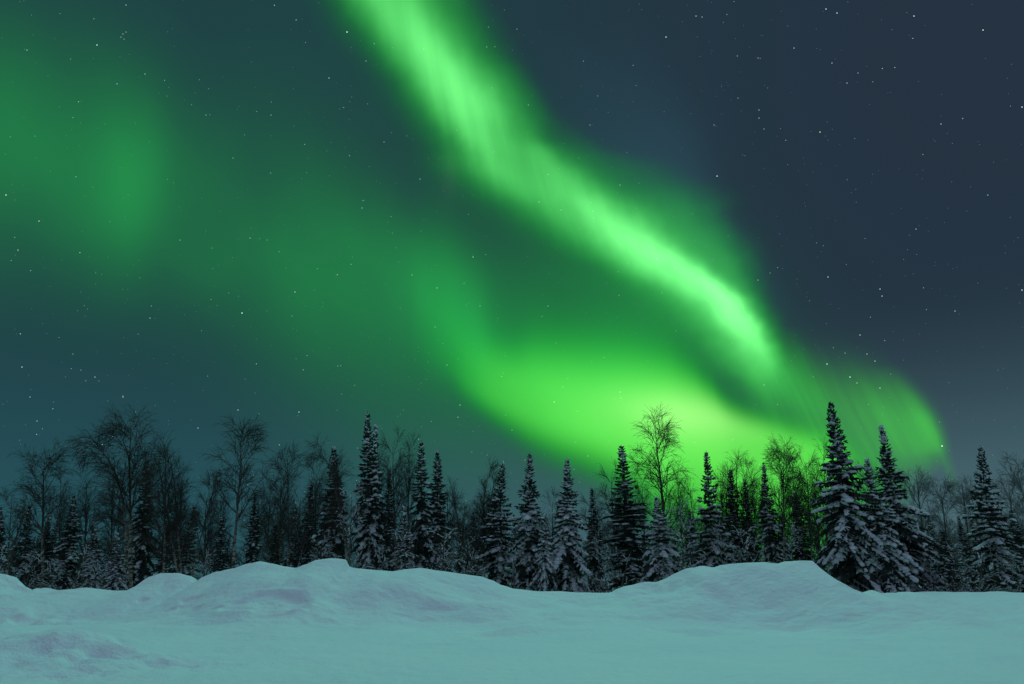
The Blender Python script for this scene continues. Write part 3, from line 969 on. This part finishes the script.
for row in [
    ((43, 443), 50, 36, 'tall', 'leftmost tall birch with symmetrical drooping twigs', 1.0),
    ((74, 441), 128, 35, 'arched', 'bent birch whose trunk arches over to the left', 1.0),
    ((130, 408), 137, 35.5, 'tall', 'tallest birch on the left, crown spreading above all neighbours', 1.0),
    ((166, 432), 167, 34, 'upright', 'pale stemmed birch right of the tallest left birch', 0.8),
    ((196, 446), 188, 35, 'several', 'many stemmed birch fanning out from one foot', 1.0),
    ((244, 418), 233, 34.5, 'tall', 'lone spreading birch with an open crown against teal sky', 0.95),
    ((294, 439), 291, 36, 'pair', 'two stemmed birch left of the blunt topped spruce', 0.9),
    ((318, 452), 318, 38, 'upright', 'thin straight birch right behind the two stemmed one', 0.8),
    ((346, 432), 352, 32, 'arched_low', 'birch with hooked top bending over the blunt topped spruce', 0.8),
    ((394, 428), 398, 38, 'upright', 'fine twigged birch close right of the tallest spruce', 0.75),
    ((410, 432), 410, 40, 'upright', 'faint birch just left of the two close set spires', 0.7),
    ((469, 463), 474, 35, 'several', 'twiggy birch thicket stem at mid wood under dim green sky', 0.95),
    ((612, 461), 616, 37, 'upright', 'thin birch left of the needle tipped spruce', 0.9),
    ((653, 406), 671, 34, 'weeping', 'tall weeping birch silhouetted against the brightest aurora', 0.95),
    ((690, 474), 698, 38, 'wide', 'low spreading birch right of the tall weeping birch', 0.9),
    ((735, 449), 739, 37, 'upright', 'round headed birch above the dark spruce cluster', 0.9),
    ((783, 436), 781, 33.5, 'tall', 'birch with a visible pale trunk left of the biggest spruce', 0.75),
    ((803, 446), 812, 36, 'upright', 'slender birch touching the left side of the biggest spruce', 0.75),
    ((822, 436), 828, 40, 'upright', 'wispy birch half hidden by the biggest spruce', 0.7),
    ((868, 462), 880, 42, 'frost_upright', 'birch twigs showing between the two biggest right spruces', 0.8),
    ((914, 467), 928, 44, 'frost_wide', 'hazy birch right of the leaning spruce', 0.9),
    ((938, 474), 949, 46, 'frost_upright', 'hazy slim birch in the right hand gap', 1.0),
    ((962, 476), 972, 43, 'frost_wide', 'hazy rounded birch left of the lone right spruce', 0.85),
    ((1006, 470), 1016, 42, 'frost_upright', 'thin birch right of the lone right spruce', 0.9),
    ((1022, 452), 1036, 37, 'frost_wide', 'dense birch cut by the right border', 0.9),
    ((86, 468), 88, 40, 'upright', 'faint birch between the leftmost and the bent birch', 0.9),
    ((208, 484), 206, 40, 'upright', 'faint birch right of the fanning birch', 0.9),
    ((112, 462), 114, 41, 'upright', 'faint birch behind the bent birch trunk', 0.9),
    ((14, 486), 12, 41, 'wide', 'faint low birch at the far left border', 0.9),
    ((270, 468), 268, 41, 'upright', 'faint birch right of the lone spreading birch', 0.8),
    ((448, 478), 452, 41, 'upright', 'faint birch right of the two close set spires', 0.9),
    ((552, 486), 556, 42, 'wide', 'faint birch between the two layered spruces', 0.8),
    ((760, 476), 768, 42, 'upright', 'faint birch behind the dark spruce cluster', 0.9),
    ((62, 462), 62, 39, 'upright', 'slim upright birch between the leftmost birch and the bent birch crown', 0.6),
    ((150, 436), 152, 39, 'upright', 'slim birch hugging the right side of the tallest left birch', 0.6),
    ((182, 456), 180, 38, 'upright', 'slim upright birch at the left rim of the fanning birch', 0.6),
    ((222, 470), 221, 39, 'upright', 'slim birch between the fanning birch and the lone spreading birch', 0.6),
    ((282, 452), 281, 38, 'upright', 'slim birch at the left rim of the two stemmed birch', 0.6),
    ((380, 444), 381, 38, 'upright', 'slim birch touching the right flank of the tallest spruce', 0.55),
    ((484, 474), 486, 39, 'upright', 'slim birch behind the pale pointed spruce', 0.6),
    ((640, 462), 646, 38, 'upright', 'slim birch on the left below the tall weeping birch', 0.6),
    ((676, 462), 684, 39, 'upright', 'slim birch on the right below the tall weeping birch', 0.6),
    ((720, 464), 727, 38, 'upright', 'slim birch right of the pointed spruce in the glow', 0.6),
    ((750, 460), 757, 40, 'upright', 'slim birch rising between the two main spruces of the cluster', 0.6),
    ((793, 452), 800, 38, 'upright', 'slim birch between the pale trunked birch and the slender one', 0.6),
    ((714, 460), 721, 40, 'pair', 'two stemmed birch backlit by aurora right of the pointed spruce', 0.7),
    ((746, 452), 752, 39, 'wide', 'backlit birch with broad twiggy head over the small dark spruce of the cluster', 0.65),
    ((773, 444), 779, 38, 'pair', 'backlit two stemmed birch left of the pale trunked birch', 0.75),
    ((792, 447), 800, 41, 'wide', 'backlit birch with broad head behind the slender birch', 0.7),
    ((628, 474), 634, 40, 'wide', 'backlit birch head behind the needle tipped spruce', 0.7),
    ((812, 462), 820, 39, 'upright', 'slim birch at the left edge of the biggest spruce boughs', 0.6),
]:
    (top, foot, Y, kind, label, wide) = row
    spin = 0.0 if kind.startswith('arched') else None
    dx = {'arched': 0, 'arched_low': 0}.get(kind, 0)
    b = birch(top, foot, Y, kind, label, GB, spin, wide, dx)
    if kind == 'arched':                                   # the bow itself carries the tip sideways: keep the foot upright
        b.rotation_euler = (0, 0, 0)

# snow bowed saplings along the foot of the wood
GL = 'snow bowed birch saplings at the foot of the wood'
for (top, foot, Y, kind, label, wide) in [
    ((22, 540), 24, 30, 'frosty_b', 'snow bowed sapling at the far left end of the bank', 1.3),
    ((66, 546), 66, 30, 'frosty_b', 'snow bowed sapling below the dark pointed spruce', 1.4),
    ((98, 552), 98, 29.5, 'frosty', 'snow bowed sapling at the foot of the bent birch', 1.4),
    ((206, 548), 205, 31, 'frosty', 'snow bowed sapling in the notch of the bank', 1.2),
    ((322, 532), 322, 30, 'frosty', 'snow bowed sapling at the foot of the blunt topped spruce', 1.2),
    ((352, 480), 351, 30, 'frosty', 'taller frosted sapling before the tallest spruce', 0.9),
    ((388, 530), 388, 29.5, 'frosty_b', 'snow bowed sapling right of the tallest spruce', 1.3),
    ((438, 528), 442, 29.5, 'frosty_b', 'snow bowed sapling at the foot of the twin spires', 1.5),
    ((468, 536), 470, 29.5, 'frosty', 'snow bowed sapling under the twiggy birch', 1.3),
    ((514, 540), 514, 29.5, 'frosty', 'snow bowed sapling left of the layered spruce', 1.2),
    ((598, 530), 598, 29.5, 'frosty', 'frosted sapling with pale stem right of the fullest spruce', 0.9),
    ((612, 552), 612, 29, 'frosty_b', 'low snow bowed sapling before the needle tipped spruce', 1.5),
    ((682, 498), 680, 29.5, 'frosty', 'frosted sapling spreading over the squat sprawling spruce', 1.1),
    ((718, 520), 722, 30, 'frosty', 'frosted sapling right of the pointed glow spruce', 1.0),
    ((748, 522), 750, 30, 'frosty_b', 'snow bowed sapling before the dark spruce cluster', 1.1),
    ((790, 520), 792, 29.5, 'frosty', 'frosted sapling above the highest part of the bank', 1.1),
    ((936, 548), 940, 30, 'frosty_b', 'snow bowed sapling right of the broad skirted spruce', 1.3),
    ((968, 540), 970, 29.5, 'frosty_b', 'snow bowed sapling leaning at the lone right spruce', 1.4),
    ((1012, 548), 1016, 29.5, 'frosty', 'snow bowed sapling at the right border', 1.3),
]:
    stand('birch_sapling', BIR[kind], TIP[kind], 'sapling', label, GL, top, foot, Y, rs.uniform(0, 6.28), wide)

# the back rows of the wood
rb = random.Random(21)
n_back = 0
for row, (Y0, Y1, count, h0, h1) in enumerate([(40, 47, 50, 4.0, 6.2), (48, 60, 56, 4.5, 7.5), (62, 80, 54, 5.0, 8.5)]):
    for k in range(count):
        Y = rb.uniform(Y0, Y1)
        px = -150 + 1340 * (k + rb.uniform(0.05, 0.95)) / count
        h = rb.uniform(h0, h1)
        p = at(px, 585, Y)
        z = float(ground_z(p.x, Y))
        if rb.random() < 0.5:
            me, W = SPR[rb.choice(['dark', 'column_b', 'medium_b', 'column'])]
            s = h / 9.0
            plant('spruce_tree', me, 'spruce', 'dim spruce in the shadowy back rows of the wood', 'spruces in the back rows of the wood', (p.x, Y, z), rb.uniform(0, 6.28), (s * 1.3, s * 1.3, s))
        else:
            me = BIR[rb.choice(['upright', 'wide', 'tall', 'several'] if px < 840 else ['frost_upright', 'frost_wide'])]
            s = h * 1.08 / 9.0
            plant('birch_tree', me, 'birch', 'dim bare birch in the shadowy back rows of the wood', 'birches in the back rows of the wood', (p.x, Y, z), rb.uniform(0, 6.28), (s * 1.1, s * 1.1, s))

# ------------------------------------------------------------------ stars, far beyond everything else
star_mat = bpy.data.materials.new('starlight')
star_mat.use_nodes = True
snt = star_mat.node_tree
snt.nodes.clear()
em = snt.nodes.new('ShaderNodeEmission')
at_ = snt.nodes.new('ShaderNodeAttribute')
at_.attribute_name = 'tint'
so = snt.nodes.new('ShaderNodeOutputMaterial')
snt.links.new(at_.outputs['Color'], em.inputs['Color'])
clear = snt.nodes.new('ShaderNodeBsdfTransparent')         # a star adds its light to the sky behind it
both = snt.nodes.new('ShaderNodeAddShader')
snt.links.new(em.outputs[0], both.inputs[0])
snt.links.new(clear.outputs[0], both.inputs[1])
snt.links.new(both.outputs[0], so.inputs['Surface'])
em.inputs['Strength'].default_value = 1.0
star_mat.cycles.emission_sampling = 'NONE'
FAR = 30000.0
BRIGHT = [(347, 32, 3), (97, 45, 2), (126, 5, 1), (27, 50, 1), (6, 195, 2), (39, 221, 1.5), (145, 74, 1), (329, 78, 1.5), (366, 61, 1.2), (206, 115, 1), (384, 142, 1.2), (420, 179, 1.2),
          (362, 208, 1.4), (271, 115, 1), (250, 238, 1), (123, 34, .8), (121, 37, .7), (126, 32, .7), (124, 39, .6), (666, 37, 2.4), (696, 16, 1.5), (702, 17, 1.3), (826, 9, 2), (837, 13, 2), (914, 16, 2),
          (983, 30, 2), (794, 48, 1.2), (758, 58, 1), (832, 63, 1.2), (847, 83, 1.2), (858, 73, 1), (820, 132, 2.4), (717, 176, 2.6), (759, 110, 1.2), (759, 118, 1.2), (738, 98, 1), (714, 125, 1),
          (764, 129, 1), (941, 124, 1.3), (1022, 107, 2), (916, 229, 1.2), (539, 202, 1.2), (561, 210, 1), (593, 211, 1), (590, 125, 1), (620, 185, 1), (517, 29, 1), (242, 313, 3), (295, 292, 1.8),
          (18, 250, 1.2), (473, 257, 1.8), (437, 288, 1.5), (412, 275, 1.2), (150, 318, 1.2), (22, 367, 1.6), (95, 377, 1.4), (299, 412, 1.8), (447, 365, 1.2), (123, 396, 1), (435, 327, 1),
          (828, 277, 1.8), (880, 289, 1.8), (882, 296, 1.8), (860, 335, 1.6), (867, 354, 1.4), (875, 361, 1.4), (827, 364, 2.4), (850, 377, 2.6), (857, 383, 1.5), (880, 388, 1.8), (955, 311, 1.4),
          (758, 280, 1.2), (657, 259, 1.4), (554, 402, 1.8), (1022, 290, 2), (548, 306, 1), (942, 446, 3.2), (662, 293, 1), (764, 385, 1.2), (123, 397, 1.2), (198, 428, 1.5), (238, 410, 1.6), (460, 405, 1.3),
          (512, 430, 1), (37, 421, 1), (588, 456, 1), (620, 392, 1.3), (621, 398, 1), (637, 444, 1.8), (845, 353, 1), (30, 397, 1), (180, 240, .9), (233, 158, .9), (292, 316, .8)]
r9 = np.random.default_rng(9)
dirs, size, tints = [], [], []
for px, py, m in BRIGHT:
    p = at(px, py, 1.0) - Vector((0, 0, EYE))
    dirs.append(p.normalized())
    size.append(0.25 + 0.08 * m)
    w = r9.random()
    c = np.array([0.72, 0.95, 1.0]) * (1 - w) + np.array([1.0, 1.0, 0.92]) * w
    if (px, py) == (820, 132):
        c = np.array([1.0, 0.9, 0.35])
    tints.append(c * min(1.0, 0.26 + 0.24 * m))
for k in range(9500):
    a, b = r9.uniform(0, 2 * math.pi), r9.uniform(0.02, 1.0)
    q = math.sqrt(1 - b * b)
    if q * math.cos(a) < 0.2:
        continue
    dirs.append(Vector((q * math.sin(a), q * math.cos(a), b)))
    f = r9.random() ** 5.0
    size.append(0.27 + 0.09 * f)
    tints.append((np.array([0.62, 0.9, 1.0]) if r9.random() < 0.75 else np.array([1.0, 0.9, 0.75])) * (0.11 + 0.5 * f) * r9.uniform(0.7, 1.0))
sm = MB()
oct_v = np.array([(1, 0, 0), (-1, 0, 0), (0, 1, 0), (0, -1, 0), (0, 0, 1), (0, 0, -1)], float)
oct_f = np.array([(0, 2, 4), (2, 1, 4), (1, 3, 4), (3, 0, 4), (2, 0, 5), (1, 2, 5), (3, 1, 5), (0, 3, 5)])
for d, s in zip(dirs, size):
    sm.add(np.array(d) * FAR + oct_v * (s * FAR / FPX), tris=oct_f)
sme = sm.mesh('stars', star_mat, False)
ca = sme.attributes.new('tint', 'FLOAT_COLOR', 'POINT')
ca.data.foreach_set('color', np.repeat(np.concatenate([np.array(tints), np.ones((len(tints), 1))], 1), 6, 0).astype(np.float32).ravel())
stars = bpy.data.objects.new('stars', sme)
COL.objects.link(stars)
stars['kind'] = 'stuff'
stars['label'] = 'countless small white stars scattered over the whole night sky'
stars['category'] = 'stars'
